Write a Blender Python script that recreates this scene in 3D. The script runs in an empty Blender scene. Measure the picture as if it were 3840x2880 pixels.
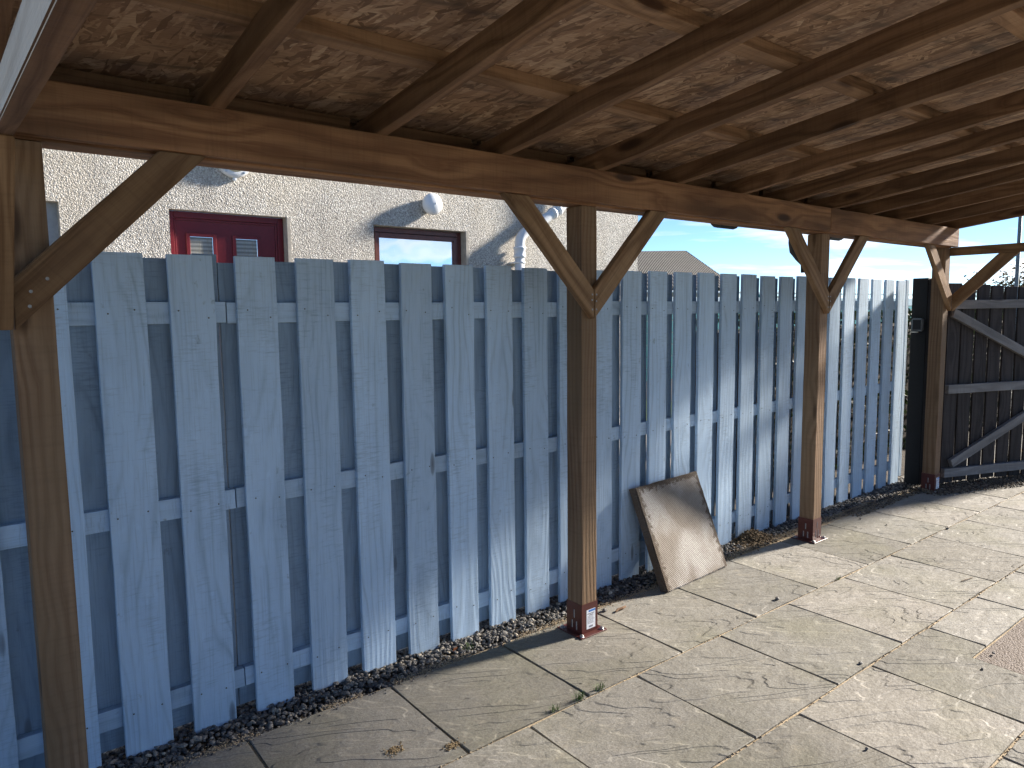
import bpy, bmesh, math, random
from mathutils import Vector, Matrix, noise as mnoise
random.seed(7)
R = math.radians
S = bpy.context.scene
COL = S.collection

# ------------------------------------------------------------------ camera
def cam_axes(yaw, pitch, roll):
    f = Vector((math.sin(yaw)*math.cos(pitch), math.cos(yaw)*math.cos(pitch), math.sin(pitch)))
    r = Vector((math.cos(yaw), -math.sin(yaw), 0)); u = r.cross(f)
    return r*math.cos(roll)+u*math.sin(roll), -r*math.sin(roll)+u*math.cos(roll), f
cr, cu, cf = cam_axes(0.6786, -0.1013, -0.0112)
cam = bpy.data.objects.new('camera', bpy.data.cameras.new('camera'))
COL.objects.link(cam)
M = Matrix((cr, cu, -cf)).transposed().to_4x4(); M.translation = Vector((-0.1673, -2.366, 1.5569))
cam.matrix_world = M
cam.data.sensor_width = 36.0; cam.data.lens = 25.11
cam.data.clip_start = 0.05; cam.data.clip_end = 2000
S.camera = cam

# ------------------------------------------------------------------ sky, sun, exposure
SUN_EL, SUN_AZ = R(22.9), R(10.5)          # azimuth measured from +X towards -Y
SUN = Vector((math.cos(SUN_AZ)*math.cos(SUN_EL), -math.sin(SUN_AZ)*math.cos(SUN_EL), math.sin(SUN_EL)))
w = bpy.data.worlds.new('World'); S.world = w; w.use_nodes = True
nt = w.node_tree; nt.nodes.clear()
def wn(t, **k):
    n_ = nt.nodes.new(t)
    for a, b in k.items(): setattr(n_, a, b)
    return n_
sky = wn('ShaderNodeTexSky', sky_type='NISHITA', sun_disc=False)
sky.sun_elevation = SUN_EL; sky.sun_rotation = R(90)+SUN_AZ
sky.air_density = 0.6; sky.dust_density = 0.0; sky.ozone_density = 4.5; sky.altitude = 20
tc = wn('ShaderNodeTexCoord'); mp = wn('ShaderNodeMapping'); mp.inputs['Scale'].default_value = (2.2, 2.2, 16)
nz = wn('ShaderNodeTexNoise'); nz.inputs['Scale'].default_value = 1.7; nz.inputs['Detail'].default_value = 7; nz.inputs['Roughness'].default_value = .58; nz.inputs['Distortion'].default_value = .5
cr_ = wn('ShaderNodeValToRGB'); cr_.color_ramp.elements[0].position = .50; cr_.color_ramp.elements[1].position = .66
cr_.color_ramp.elements[1].color = (.75, .75, .75, 1)
mixc = wn('ShaderNodeMixRGB'); bwn = wn('ShaderNodeRGBToBW'); cl = wn('ShaderNodeMixRGB', blend_type='MULTIPLY')
cl.inputs[0].default_value = 1; cl.inputs[2].default_value = (1.55, 1.52, 1.5, 1)
bg = wn('ShaderNodeBackground'); bg.inputs['Strength'].default_value = 0.052
out = wn('ShaderNodeOutputWorld')
L = nt.links.new
L(tc.outputs['Generated'], mp.inputs['Vector']); L(mp.outputs[0], nz.inputs['Vector']); L(nz.outputs['Fac'], cr_.inputs[0])
L(sky.outputs[0], bwn.inputs[0]); L(bwn.outputs[0], cl.inputs[1])
L(cr_.outputs[0], mixc.inputs[0]); L(sky.outputs[0], mixc.inputs[1]); L(cl.outputs[0], mixc.inputs[2])
L(mixc.outputs[0], bg.inputs['Color']); L(bg.outputs[0], out.inputs['Surface'])
sl = bpy.data.lights.new('sun', 'SUN'); sl.energy = 3.7; sl.angle = R(5.0); sl.color = (1.0, .91, .79)
so = bpy.data.objects.new('sun', sl); COL.objects.link(so); so.location = (20, -8, 12)
so.rotation_euler = SUN.to_track_quat('Z', 'Y').to_euler()
vs = S.view_settings; vs.view_transform = 'Standard'; vs.look = 'None'; vs.gamma = 1; vs.use_curve_mapping = False
vs.exposure = 2.0
S.cycles.use_adaptive_sampling = True; S.cycles.adaptive_threshold = .025; S.cycles.max_bounces = 7; S.cycles.diffuse_bounces = 4; S.cycles.glossy_bounces = 2; S.cycles.transmission_bounces = 2; S.cycles.caustics_reflective = False; S.cycles.caustics_refractive = False

# ------------------------------------------------------------------ material helpers
class NT:
    def __init__(self, name):
        self.m = bpy.data.materials.new(name); self.m.use_nodes = True
        self.t = self.m.node_tree; self.t.nodes.clear()
        self.out = self.n('ShaderNodeOutputMaterial'); self.b = self.n('ShaderNodeBsdfPrincipled')
        self.l(self.b.outputs[0], self.out.inputs['Surface'])
    def n(self, t, **k):
        x = self.t.nodes.new(t)
        for a, v in k.items(): setattr(x, a, v)
        return x
    def l(self, a, b): self.t.links.new(a, b)
    def put(self, sock, v):
        if hasattr(v, 'is_linked') or isinstance(v, bpy.types.NodeSocket): self.l(v, sock)
        else: sock.default_value = v
    def coords(self, scale=(1, 1, 1), rnd=True, src='Object', rot=(0, 0, 0)):
        tc = self.n('ShaderNodeTexCoord'); v = tc.outputs[src]
        if rnd:
            oi = self.n('ShaderNodeObjectInfo')
            wv = self.n('ShaderNodeTexWhiteNoise', noise_dimensions='1D'); self.l(oi.outputs['Random'], wv.inputs['W'])
            sc = self.n('ShaderNodeVectorMath', operation='SCALE'); sc.inputs[3].default_value = 37.0; self.l(wv.outputs['Color'], sc.inputs[0])
            ad = self.n('ShaderNodeVectorMath', operation='ADD'); self.l(v, ad.inputs[0]); self.l(sc.outputs[0], ad.inputs[1]); v = ad.outputs[0]
        return self.map(v, scale, rot)
    def map(self, v, scale=(1, 1, 1), rot=(0, 0, 0)):
        if any(rot):                     # turn first, then stretch
            mr = self.n('ShaderNodeMapping'); mr.inputs['Rotation'].default_value = rot; self.l(v, mr.inputs['Vector']); v = mr.outputs[0]
        mp = self.n('ShaderNodeMapping'); mp.inputs['Scale'].default_value = scale
        self.l(v, mp.inputs['Vector']); return mp.outputs[0]
    def noise(self, v, scale, detail=4, rough=.5, dist=0, out='Fac'):
        x = self.n('ShaderNodeTexNoise'); x.inputs['Scale'].default_value = scale; x.inputs['Detail'].default_value = detail
        x.inputs['Roughness'].default_value = rough; x.inputs['Distortion'].default_value = dist; self.l(v, x.inputs['Vector']); return x.outputs[out]
    def voro(self, v, scale, out='Color', feature='F1', rnd=1):
        x = self.n('ShaderNodeTexVoronoi', feature=feature); x.inputs['Scale'].default_value = scale; x.inputs['Randomness'].default_value = rnd
        self.l(v, x.inputs['Vector']); return x.outputs[out]
    def wave(self, v, scale, dist, detail=2, dscale=1.5, axis='Y', profile='SIN'):
        x = self.n('ShaderNodeTexWave', wave_type='BANDS', bands_direction=axis, wave_profile=profile)
        x.inputs['Scale'].default_value = scale; x.inputs['Distortion'].default_value = dist; x.inputs['Detail'].default_value = detail; x.inputs['Detail Scale'].default_value = dscale
        self.l(v, x.inputs['Vector']); return x.outputs['Fac']
    def ramp(self, f, stops, interp='LINEAR'):
        x = self.n('ShaderNodeValToRGB'); x.color_ramp.interpolation = interp
        e = x.color_ramp.elements
        while len(e) < len(stops): e.new(.5)
        for i, (p, c) in enumerate(stops):
            e[i].position = p; e[i].color = (c, c, c, 1) if isinstance(c, (int, float)) else (*c, 1)
        self.l(f, x.inputs[0]); return x.outputs[0]
    def math(self, op, a, b=0.0, clamp=False):
        x = self.n('ShaderNodeMath', operation=op, use_clamp=clamp); self.put(x.inputs[0], a); self.put(x.inputs[1], b); return x.outputs[0]
    def mix(self, f, a, b, mode='MIX'):
        x = self.n('ShaderNodeMixRGB', blend_type=mode); self.put(x.inputs[0], f)
        for s, v in ((x.inputs[1], a), (x.inputs[2], b)):
            self.put(s, (*v, 1) if isinstance(v, tuple) and len(v) == 3 else v)
        return x.outputs[0]
    def bump(self, h, dist, strength=1.0, normal=None):
        x = self.n('ShaderNodeBump'); x.inputs['Distance'].default_value = dist; x.inputs['Strength'].default_value = strength
        self.l(h, x.inputs['Height'])
        if normal is not None: self.l(normal, x.inputs['Normal'])
        return x.outputs[0]
    def set(self, color=None, rough=None, normal=None, metallic=None, spec=None):
        if color is not None: self.put(self.b.inputs['Base Color'], (*color, 1) if isinstance(color, tuple) else color)
        if rough is not None: self.put(self.b.inputs['Roughness'], rough)
        if normal is not None: self.l(normal, self.b.inputs['Normal'])
        if metallic is not None: self.b.inputs['Metallic'].default_value = metallic
        if spec is not None: self.b.inputs['Specular IOR Level'].default_value = spec
        return self.m
    def rnd(self, lo, hi):
        oi = self.n('ShaderNodeObjectInfo'); x = self.n('ShaderNodeMapRange'); x.inputs['To Min'].default_value = lo; x.inputs['To Max'].default_value = hi
        self.l(oi.outputs['Random'], x.inputs['Value']); return x.outputs[0]

def wood(name, dark, light, knot, ring=26, stain=.5, bumpd=.0012, var=.25, rough=.75, green=None, checks=.3, wav=5.5):
    """treated timber: grain along the local X axis"""
    t = NT(name)
    base = t.coords()
    kn = t.voro(t.map(base, (1.9, 6.5, 6.5)), 1.0, out='Distance')           # knots
    kmask = t.ramp(kn, [(0.0, 1.0), (.10, .85), (.17, 0.0)])
    warp = t.ramp(kn, [(0.0, 1.0), (.45, 0.0)])
    lowv = t.noise(t.map(base, (.55, 3.5, 3.5)), 1.6, 2)
    yz = t.n('ShaderNodeSeparateXYZ'); t.l(base, yz.inputs[0])
    s = t.math('ADD', t.math('MULTIPLY', yz.outputs[1], 1.0), t.math('MULTIPLY', yz.outputs[2], .83))
    s = t.math('ADD', t.math('MULTIPLY', s, float(ring)), t.math('MULTIPLY', lowv, wav))
    s = t.math('ADD', s, t.math('MULTIPLY', warp, 1.6))
    ringv = t.math('PINGPONG', s, .5)
    ringv = t.math('MULTIPLY', ringv, 2.0)
    fib = t.noise(t.map(base, (4, 160, 160)), 1.0, 4, .6)
    g = t.math('ADD', t.math('MULTIPLY', t.ramp(ringv, [(0, .05), (.35, .12), (.75, .85), (.88, 1), (1, .7)]), .6), t.math('MULTIPLY', t.ramp(fib, [(.3, 0), (.7, 1)]), .4))
    col = t.mix(g, light, dark)
    tone = t.noise(t.map(base, (1.3, 6, 6)), 1.0, 3)
    col = t.mix(t.ramp(tone, [(.40, 0), (.66, stain)]), col, tuple(c*.42 for c in dark))
    # across-grain saw marks and smears
    saw = t.noise(t.map(base, (90, 4, 4)), 1.0, 2)
    col = t.mix(t.ramp(saw, [(.5, 0), (.75, .22)]), col, tuple(c*.55 for c in dark))
    if green: col = t.mix(t.ramp(t.noise(t.map(base, (1.0, 5, 5)), 1.4, 3), [(.4, 0), (.65, .6)]), col, green)
    col = t.mix(kmask, col, knot)
    chk = t.noise(t.map(base, (1.2, 70, 70)), 1.0, 2)
    chkm = t.ramp(chk, [(.66, 0), (.70, checks)])
    col = t.mix(chkm, col, tuple(c*.2 for c in dark))
    v = t.rnd(1-var, 1+var); hv = t.n('ShaderNodeHueSaturation'); t.l(col, hv.inputs['Color']); t.l(v, hv.inputs['Value'])
    h = t.math('ADD', g, t.math('MULTIPLY', kmask, -.8)); h = t.math('ADD', h, t.math('MULTIPLY', saw, .5)); h = t.math('SUBTRACT', h, chkm)
    return t.set(hv.outputs[0], rough, t.bump(t.math('MULTIPLY', h, -1.0), bumpd), spec=.25)

M_POST = wood('post_timber', (.155, .086, .046), (.29, .185, .110), (.05, .026, .014), ring=44, wav=4.0, stain=.45, green=(.185, .125, .072), var=.12, bumpd=.0016)
M_BEAM = wood('beam_timber', (.16, .070, .032), (.35, .185, .092), (.04, .018, .010), ring=12, stain=.75, var=.10)
M_BRACE = wood('brace_timber', (.15, .080, .038), (.33, .205, .11), (.05, .024, .012), ring=18, stain=.5, var=.12)
M_RAFT = wood('rafter_timber', (.115, .060, .032), (.27, .158, .090), (.04, .02, .011), ring=16, stain=.6, var=.16)
M_PURL = wood('purlin_timber', (.17, .095, .052), (.38, .235, .138), (.06, .03, .018), ring=14, stain=.4, var=.12)
M_SKYLIT = wood('skylit_timber', (.56, .48, .39), (.78, .71, .61), (.30, .20, .12), ring=20, stain=.2, var=.05, bumpd=.002)  # end rail sides: sky light put into a pale timber tone
M_GATE = wood('gate_boards', (.016, .013, .013), (.045, .038, .038), (.009, .007, .007), ring=18, stain=.3, var=.25)
M_GRAIL = wood('gate_rails', (.15, .147, .147), (.27, .265, .265), (.07, .062, .06), ring=14, stain=.5, var=.1)

def fence_paint(name, base, dark, var=.13):
    t = NT(name); c = t.coords()
    kn = t.voro(t.map(c, (1.2, 5, 5)), 1.0, out='Distance'); warp = t.ramp(kn, [(0, 1), (.5, 0)])
    lowv = t.noise(t.map(c, (.5, 3, 3)), 1.5, 2)
    yz = t.n('ShaderNodeSeparateXYZ'); t.l(c, yz.inputs[0])
    s = t.math('ADD', t.math('MULTIPLY', yz.outputs[1], 24.0), t.math('ADD', t.math('MULTIPLY', lowv, 7.0), t.math('MULTIPLY', warp, 2.2)))
    ring = t.math('MULTIPLY', t.math('PINGPONG', s, .5), 2.0)
    saw = t.math('MULTIPLY', t.noise(t.map(c, (150, 14, 14)), 1.0, 3, .7), t.math('ADD', t.noise(t.map(c, (3, 7, 7)), 1.0, 2), .5))
    fib = t.noise(t.map(c, (5, 190, 190)), 1.0, 3, .6)
    big = t.noise(t.map(c, (1.4, 5, 5)), 1.3, 4, .6)
    patch = t.noise(t.map(c, (14, 22, 22)), 1.0, 5, .65)
    col = t.mix(t.ramp(big, [(.35, 0), (.7, .85)]), base, dark)
    col = t.mix(t.ramp(saw, [(.56, 0), (.80, .45)]), col, tuple(x*.5 for x in dark))
    col = t.mix(t.mix(t.ramp(big, [(.4, .15), (.65, 1)]), (0, 0, 0), t.ramp(ring, [(.55, 0), (1, .42)])), col, tuple(x*.5 for x in dark))
    col = t.mix(t.ramp(fib, [(.52, 0), (.75, .4)]), col, tuple(x*.55 for x in dark))
    col = t.mix(t.ramp(patch, [(.62, 0), (.76, .22)]), col, tuple(min(1, x*1.35) for x in base))
    col = t.mix(t.ramp(patch, [(.24, .55), (.34, 0)]), col, (.085, .090, .075))
    col = t.mix(t.ramp(kn, [(0, .8), (.05, .5), (.07, 0)]), col, (.07, .075, .08))
    v = t.rnd(1-var, 1+var); hv = t.n('ShaderNodeHueSaturation'); t.l(col, hv.inputs['Color']); t.l(v, hv.inputs['Value'])
    h = t.math('ADD', t.math('MULTIPLY', ring, .8), t.math('ADD', saw, t.math('MULTIPLY', fib, .7)))
    return t.set(hv.outputs[0], .62, t.bump(h, .0008), spec=.3)
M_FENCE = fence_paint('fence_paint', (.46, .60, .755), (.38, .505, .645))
M_FSHADE = fence_paint('fence_paint_shaded', (.30, .405, .52), (.215, .30, .395))  # same paint as the front slats, darkened to stand for their shade
M_FRAIL = fence_paint('fence_paint_rail', (.43, .56, .70), (.345, .46, .58))

def osb():
    t = NT('osb_board'); c = t.coords(rnd=False)
    wob = t.noise(c, 6, 2, out='Color'); mv = t.n('ShaderNodeVectorMath', operation='SCALE'); mv.inputs[3].default_value = .03; t.l(wob, mv.inputs[0])
    av = t.n('ShaderNodeVectorMath', operation='ADD'); t.l(c, av.inputs[0]); t.l(mv.outputs[0], av.inputs[1]); c2 = av.outputs[0]
    x = None
    for i, (a, sx, sy) in enumerate(((10, 6.5, 44), (-32, 7, 50), (48, 7, 42), (82, 8, 44))):
        v = t.voro(t.map(c2, (sx, sy, 1), (0, 0, R(a))), 1.0); bw = t.n('ShaderNodeRGBToBW'); t.l(v, bw.inputs[0])
        if x is None: x = bw.outputs[0]
        else:
            m = t.ramp(t.noise(t.map(c2, (9, 30, 1), (0, 0, R(a))), 1.0, 2), [(.47, 0), (.51, 1)])
            x = t.mix(m, x, bw.outputs[0])
    fine = t.noise(t.map(c2, (14, 170, 1), (0, 0, R(10))), 1.0, 3)
    col = t.ramp(x, [(.18, (.19, .115, .072)), (.42, (.32, .20, .128)), (.66, (.42, .275, .178)), (.9, (.57, .405, .275))])
    col = t.mix(t.ramp(fine, [(.4, 0), (.75, .4)]), col, (.13, .072, .04))
    col = t.mix(t.ramp(t.noise(t.map(c2, (2.2, 9, 1), (0, 0, R(12))), 1.2, 4, .6), [(.54, 0), (.68, .7)]), col, (.075, .055, .042))
    return t.set(col, .6, t.bump(t.math('ADD', x, t.math('MULTIPLY', fine, .4)), .0022), spec=.25)
M_OSB = osb()

def stone():
    t = NT('riven_sandstone'); c = t.coords()
    oi = t.n('ShaderNodeObjectInfo')
    an = t.map(c, (1.2, 3.9, 1), (0, 0, R(28)))
    n1 = t.noise(an, 1.35, 3, .45, .35)
    steps = t.ramp(n1, [(.34, 0), (.352, .20), (.43, .22), (.444, .46), (.51, .50), (.522, .72), (.60, .76), (.616, 1.0)])
    fine = t.noise(c, 55, 5, .65); mid = t.noise(t.map(c, (9, 16, 1)), 1.0, 4, .6)
    tone = t.ramp(oi.outputs['Random'], [(0, (.20, .195, .175)), (.2, (.34, .33, .305)), (.4, (.24, .23, .205)), (.6, (.37, .35, .32)), (.8, (.28, .275, .25)), (1, (.225, .22, .205))])
    col = t.mix(t.ramp(mid, [(.3, .35), (.7, 0)]), tone, (.155, .14, .112))
    col = t.mix(t.ramp(t.noise(c, 2.2, 3), [(.48, 0), (.72, .55)]), col, (.20, .195, .125))
    col = t.mix(t.ramp(t.noise(c, 140, 2, .6), [(.42, .45), (.6, 0)]), col, (.135, .12, .10))
    col = t.mix(t.ramp(t.noise(c, 11, 4, .6), [(.62, 0), (.74, .45)]), col, (.37, .33, .26))
    h = t.math('ADD', t.math('MULTIPLY', steps, 1.0), t.math('ADD', t.math('MULTIPLY', mid, .5), t.math('MULTIPLY', fine, .16)))
    return t.set(col, t.math('ADD', t.math('MULTIPLY', mid, .2), .62), t.bump(h, .014), spec=.25)
M_STONE = stone()

def speck(name, c1, c2, scale, bumpd, rough=.85, spec=.2, rnd=False):
    t = NT(name); c = t.coords(rnd=rnd)
    n1 = t.noise(c, scale, 5, .65); n2 = t.noise(c, scale*.12, 3)
    f = t.math('ADD', t.math('MULTIPLY', n1, .7), t.math('MULTIPLY', n2, .3))
    return t.set(t.ramp(f, [(.35, c1), (.65, c2)]), rough, t.bump(n1, bumpd), spec=spec)
M_SAND = speck('joint_sand', (.30, .235, .15), (.56, .46, .33), 160, .004)
M_BED = speck('gravel_bed', (.030, .027, .025), (.12, .10, .08), 90, .006)
M_YARD = speck('yard_concrete', (.30, .29, .265), (.42, .40, .37), 30, .002)
M_SOIL = speck('crumbly_soil', (.085, .055, .030), (.24, .175, .105), 70, .01)
M_CONC = None

def concrete():
    t = NT('dimpled_concrete'); c = t.coords(rnd=False)
    # raised dimples on a staggered grid
    g = t.n('ShaderNodeTexVoronoi', feature='F1'); g.inputs['Randomness'].default_value = 0; g.inputs['Scale'].default_value = 1
    t.l(t.map(c, (95, 95, 0), (0, 0, R(45))), g.inputs['Vector'])
    dim = t.ramp(g.outputs['Distance'], [(.12, 1), (.45, 0)])
    n1 = t.noise(c, 5, 4, .6); n2 = t.noise(c, 120, 3, .6); n3 = t.noise(c, 14, 5, .65)
    col = t.mix(t.ramp(n1, [(.35, 0), (.66, 1)]), (.27, .235, .20), (.40, .365, .32))
    col = t.mix(t.ramp(t.noise(t.map(c, (2.2, 1.6, 1)), 1.7, 3), [(.47, 0), (.62, .85)]), col, (.58, .56, .53))
    col = t.mix(t.ramp(n2, [(.40, .5), (.58, 0)]), col, (.13, .10, .075))
    col = t.mix(t.math('MULTIPLY', t.ramp(g.outputs['Distance'], [(.3, 0), (.6, .45)]), .9), col, (.14, .11, .085))
    # dark growth along the worn rim
    sp = t.n('ShaderNodeSeparateXYZ'); t.l(c, sp.inputs[0])
    ex = t.math('MAXIMUM', t.math('ABSOLUTE', sp.outputs[0]), t.math('MULTIPLY', sp.outputs[1], 1.0))
    rim = t.math('ADD', ex, t.math('MULTIPLY', t.math('SUBTRACT', t.noise(c, 34, 4, .7), .5), .13))
    col = t.mix(t.ramp(rim, [(.258, 0), (.276, .85)]), col, (.075, .050, .032))
    col = t.mix(t.ramp(n3, [(.66, 0), (.72, .8)]), col, (.08, .055, .038))
    h = t.math('ADD', t.math('MULTIPLY', dim, .6), t.math('ADD', t.math('MULTIPLY', n2, .3), t.math('MULTIPLY', n3, .5)))
    return t.set(col, .85, t.bump(h, .0032), spec=.2)
M_CONC = concrete()

def harl():
    t = NT('roughcast_wall'); c = t.coords(rnd=False)
    v = t.voro(c, 88, out='Color'); d = t.voro(c, 88, out='Distance'); bw = t.n('ShaderNodeRGBToBW'); t.l(v, bw.inputs[0])
    n1 = t.noise(c, 1.6, 4, .6); n2 = t.noise(c, 150, 3, .6)
    col = t.ramp(bw.outputs[0], [(.1, (.30, .285, .26)), (.3, (.51, .485, .435)), (.55, (.64, .605, .54)), (.9, (.80, .78, .735))])
    col = t.mix(t.ramp(d, [(.0, 0), (.45, 0), (.85, .6)]), col, (.24, .21, .18))
    col = t.mix(t.ramp(n1, [(.42, 0), (.7, .5)]), col, (.33, .30, .265))
    col = t.mix(t.ramp(t.noise(t.map(c, (5, 1, .5)), 1.0, 4, .6), [(.5, 0), (.72, .45)]), col, (.25, .235, .215))
    col = t.mix(t.ramp(t.noise(c, .9, 3), [(.5, 0), (.66, .35)]), col, (.60, .52, .40))
    h = t.math('ADD', t.math('MULTIPLY', d, -1.0), t.math('ADD', t.math('MULTIPLY', n2, .4), t.math('MULTIPLY', bw.outputs[0], .9)))
    return t.set(col, .8, t.bump(h, .0065), spec=.3)
M_HARL = harl()

def plain(name, c, rough=.5, metallic=0, spec=.4, nscale=30, var=.18, bumpd=.0006):
    t = NT(name); co = t.coords(); n1 = t.noise(co, nscale, 4, .6)
    col = t.mix(t.ramp(n1, [(.35, 0), (.7, 1)]), tuple(x*(1-var) for x in c), tuple(min(1, x*(1+var*.6)) for x in c))
    return t.set(col, rough, t.bump(n1, bumpd), metallic, spec)
M_SHOE = plain('oxide_paint', (.085, .018, .014), .38, spec=.5)
M_SCREW = plain('dull_screw', (.30, .30, .30), .5, .8)
M_NAIL = plain('rusty_nail', (.09, .075, .065), .7)
M_ZINC = plain('zinc_steel', (.55, .56, .57), .35, 1.0)
M_BRASS = plain('brass', (.55, .42, .18), .35, 1.0)
M_WPLAST = plain('white_plastic', (.70, .73, .76), .35, var=.06, nscale=8)
M_OPAL = plain('opal_glass', (.74, .77, .80), .25, var=.03)
M_CREAM = plain('cream_lens', (.62, .60, .46), .3, var=.08)
M_RED = plain('red_door_paint', (.155, .011, .017), .38, var=.12)
M_WFRAME = plain('brown_red_frame', (.14, .045, .035), .35)
M_REVEAL = plain('smooth_render', (.40, .37, .32), .8, nscale=14)
M_NICHE = plain('grey_panel', (.36, .38, .40), .7, nscale=10)
M_BLACK = plain('black_plastic', (.012, .012, .013), .4)
M_LOCK = plain('grey_metal_case', (.16, .17, .18), .4, .5)
M_DARKPOST = plain('black_stain', (.010, .010, .011), .75, nscale=60)
M_TEAL = plain('teal_paint', (.03, .30, .33), .5, nscale=12)
M_STRIPE = plain('pale_blue_paint', (.45, .62, .70), .5)
M_LAMPPOST = plain('lamp_post_paint', (.16, .20, .21), .45, .3)
M_PAPER = plain('sticker_paper', (.78, .80, .84), .6, var=.03)
M_BLUE = plain('sticker_blue', (.05, .20, .55), .5, var=.03)
M_INK = plain('sticker_ink', (.12, .12, .14), .6, var=.05)
M_BARK = plain('bark', (.045, .032, .022), .9, nscale=25, bumpd=.01)
M_SLATEW = plain('far_house_render', (.50, .47, .42), .8)
M_GRASSBLADE = plain('grass_blade', (.065, .13, .022), .6, nscale=5)
M_DRYLEAF = plain('dry_leaf', (.30, .10, .03), .6)
M_TWIG = plain('stick_wood', (.14, .075, .035), .8)
M_CHALK = plain('white_splash', (.70, .66, .58), .8)
M_MOSS = speck('dried_moss', (.14, .09, .04), (.36, .28, .17), 200, .004)

def leafmat(name, a, b):
    t = NT(name); g = t.n('ShaderNodeNewGeometry')
    col = t.ramp(g.outputs['Random Per Island'], [(0, a), (1, b)])
    m = t.set(col, .55, spec=.3)
    tr = t.n('ShaderNodeBsdfTranslucent'); t.l(col, tr.inputs['Color'])
    ms = t.n('ShaderNodeMixShader'); ms.inputs[0].default_value = .3
    t.l(t.b.outputs[0], ms.inputs[1]); t.l(tr.outputs[0], ms.inputs[2]); t.l(ms.outputs[0], t.out.inputs['Surface'])
    return m
M_HEDGE = leafmat('hedge_leaf', (.008, .014, .006), (.022, .034, .012))
M_TREE = leafmat('tree_leaf', (.045, .035, .015), (.10, .075, .035))
M_FARWOOD = leafmat('far_wood_leaf', (.015, .03, .012), (.04, .06, .022))
def pebblemat(name, stops):
    t = NT(name); g = t.n('ShaderNodeNewGeometry'); n1 = t.noise(t.coords(rnd=False), 160, 3, .6)
    col = t.ramp(g.outputs['Random Per Island'], stops); col = t.mix(t.ramp(n1, [(.4, .35), (.65, 0)]), col, (.02, .018, .016))
    return t.set(col, .7, t.bump(n1, .002), spec=.35)
M_GRAVEL = pebblemat('gravel_stone', [(0, (.05, .05, .053)), (.4, (.13, .127, .125)), (.7, (.21, .20, .19)), (.9, (.31, .285, .25)), (1, (.55, .49, .40))])
M_DEBRIS = pebblemat('brown_gravel', [(0, (.045, .036, .028)), (.5, (.15, .115, .08)), (1, (.34, .27, .19))])
def pebble_slab():
    t = NT('brown_pebble_slab'); c = t.coords(rnd=False); v = t.voro(c, 130, out='Color'); d = t.voro(c, 130, out='Distance'); bw = t.n('ShaderNodeRGBToBW'); t.l(v, bw.inputs[0])
    col = t.ramp(bw.outputs[0], [(.1, (.17, .145, .125)), (.6, (.235, .20, .178)), (1, (.30, .265, .24))]); col = t.mix(t.ramp(d, [(.4, 0), (.8, .8)]), col, (.13, .10, .08))
    return t.set(col, .8, t.bump(t.math('MULTIPLY', d, -1.0), .0035), spec=.2)
M_PSLAB = pebble_slab()
def rooftile():
    t = NT('pantile_roof'); c = t.coords(rnd=False)
    a = t.wave(c, 5.2, .15, 1, 1, 'X'); b = t.wave(c, 1.05, 0, 0, 1, 'Y', 'SAW')
    h = t.math('ADD', t.math('MULTIPLY', a, .5), b); n1 = t.noise(c, 3, 4, .6)
    col = t.mix(n1, (.05, .047, .045), (.115, .108, .10)); col = t.mix(t.ramp(b, [(.0, .75), (.12, 0)]), col, (.03, .027, .025))
    return t.set(col, .8, t.bump(h, .07))
M_ROOFT = rooftile()
def glass(name, tint, rough=.03):
    t = NT(name); n1 = t.noise(t.coords(), 1.8, 2); m = t.set(tint, rough, t.bump(n1, .004), spec=1.0); t.b.inputs['Coat Weight'].default_value = 1.0; t.b.inputs['Coat Roughness'].default_value = .01
    return m
M_PANE = glass('window_glass', (.30, .38, .45)); M_PANE.node_tree.nodes
for n_ in M_PANE.node_tree.nodes:
    if n_.type == 'BSDF_PRINCIPLED': n_.inputs['Metallic'].default_value = .9; n_.inputs['Base Color'].default_value = (.72, .78, .84, 1)
def blind():
    t = NT('frosted_door_glass'); c = t.coords(rnd=False); b = t.wave(c, 9, .4, 1, 2, 'Z'); n1 = t.noise(t.map(c, (60, 1, 6)), 1, 3)
    col = t.mix(b, (.16, .165, .15), (.34, .34, .31)); col = t.mix(t.ramp(n1, [(.45, 0), (.7, .4)]), col, (.22, .18, .10))
    return t.set(col, .18, t.bump(n1, .002), spec=.6)
M_BLIND = blind()
def grass_ground():
    t = NT('grass_ground'); c = t.coords(rnd=False, src='Object'); n1 = t.noise(c, .6, 5, .6); n2 = t.noise(c, 40, 3, .7)
    col = t.ramp(t.math('ADD', t.math('MULTIPLY', n1, .5), t.math('MULTIPLY', n2, .5)), [(.35, (.05, .085, .02)), (.65, (.11, .15, .045))])
    return t.set(col, .9, t.bump(n2, .02), spec=.1)
M_GROUND = grass_ground()
M_ROAD = speck('asphalt', (.045, .045, .045), (.075, .073, .07), 60, .003)

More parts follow.
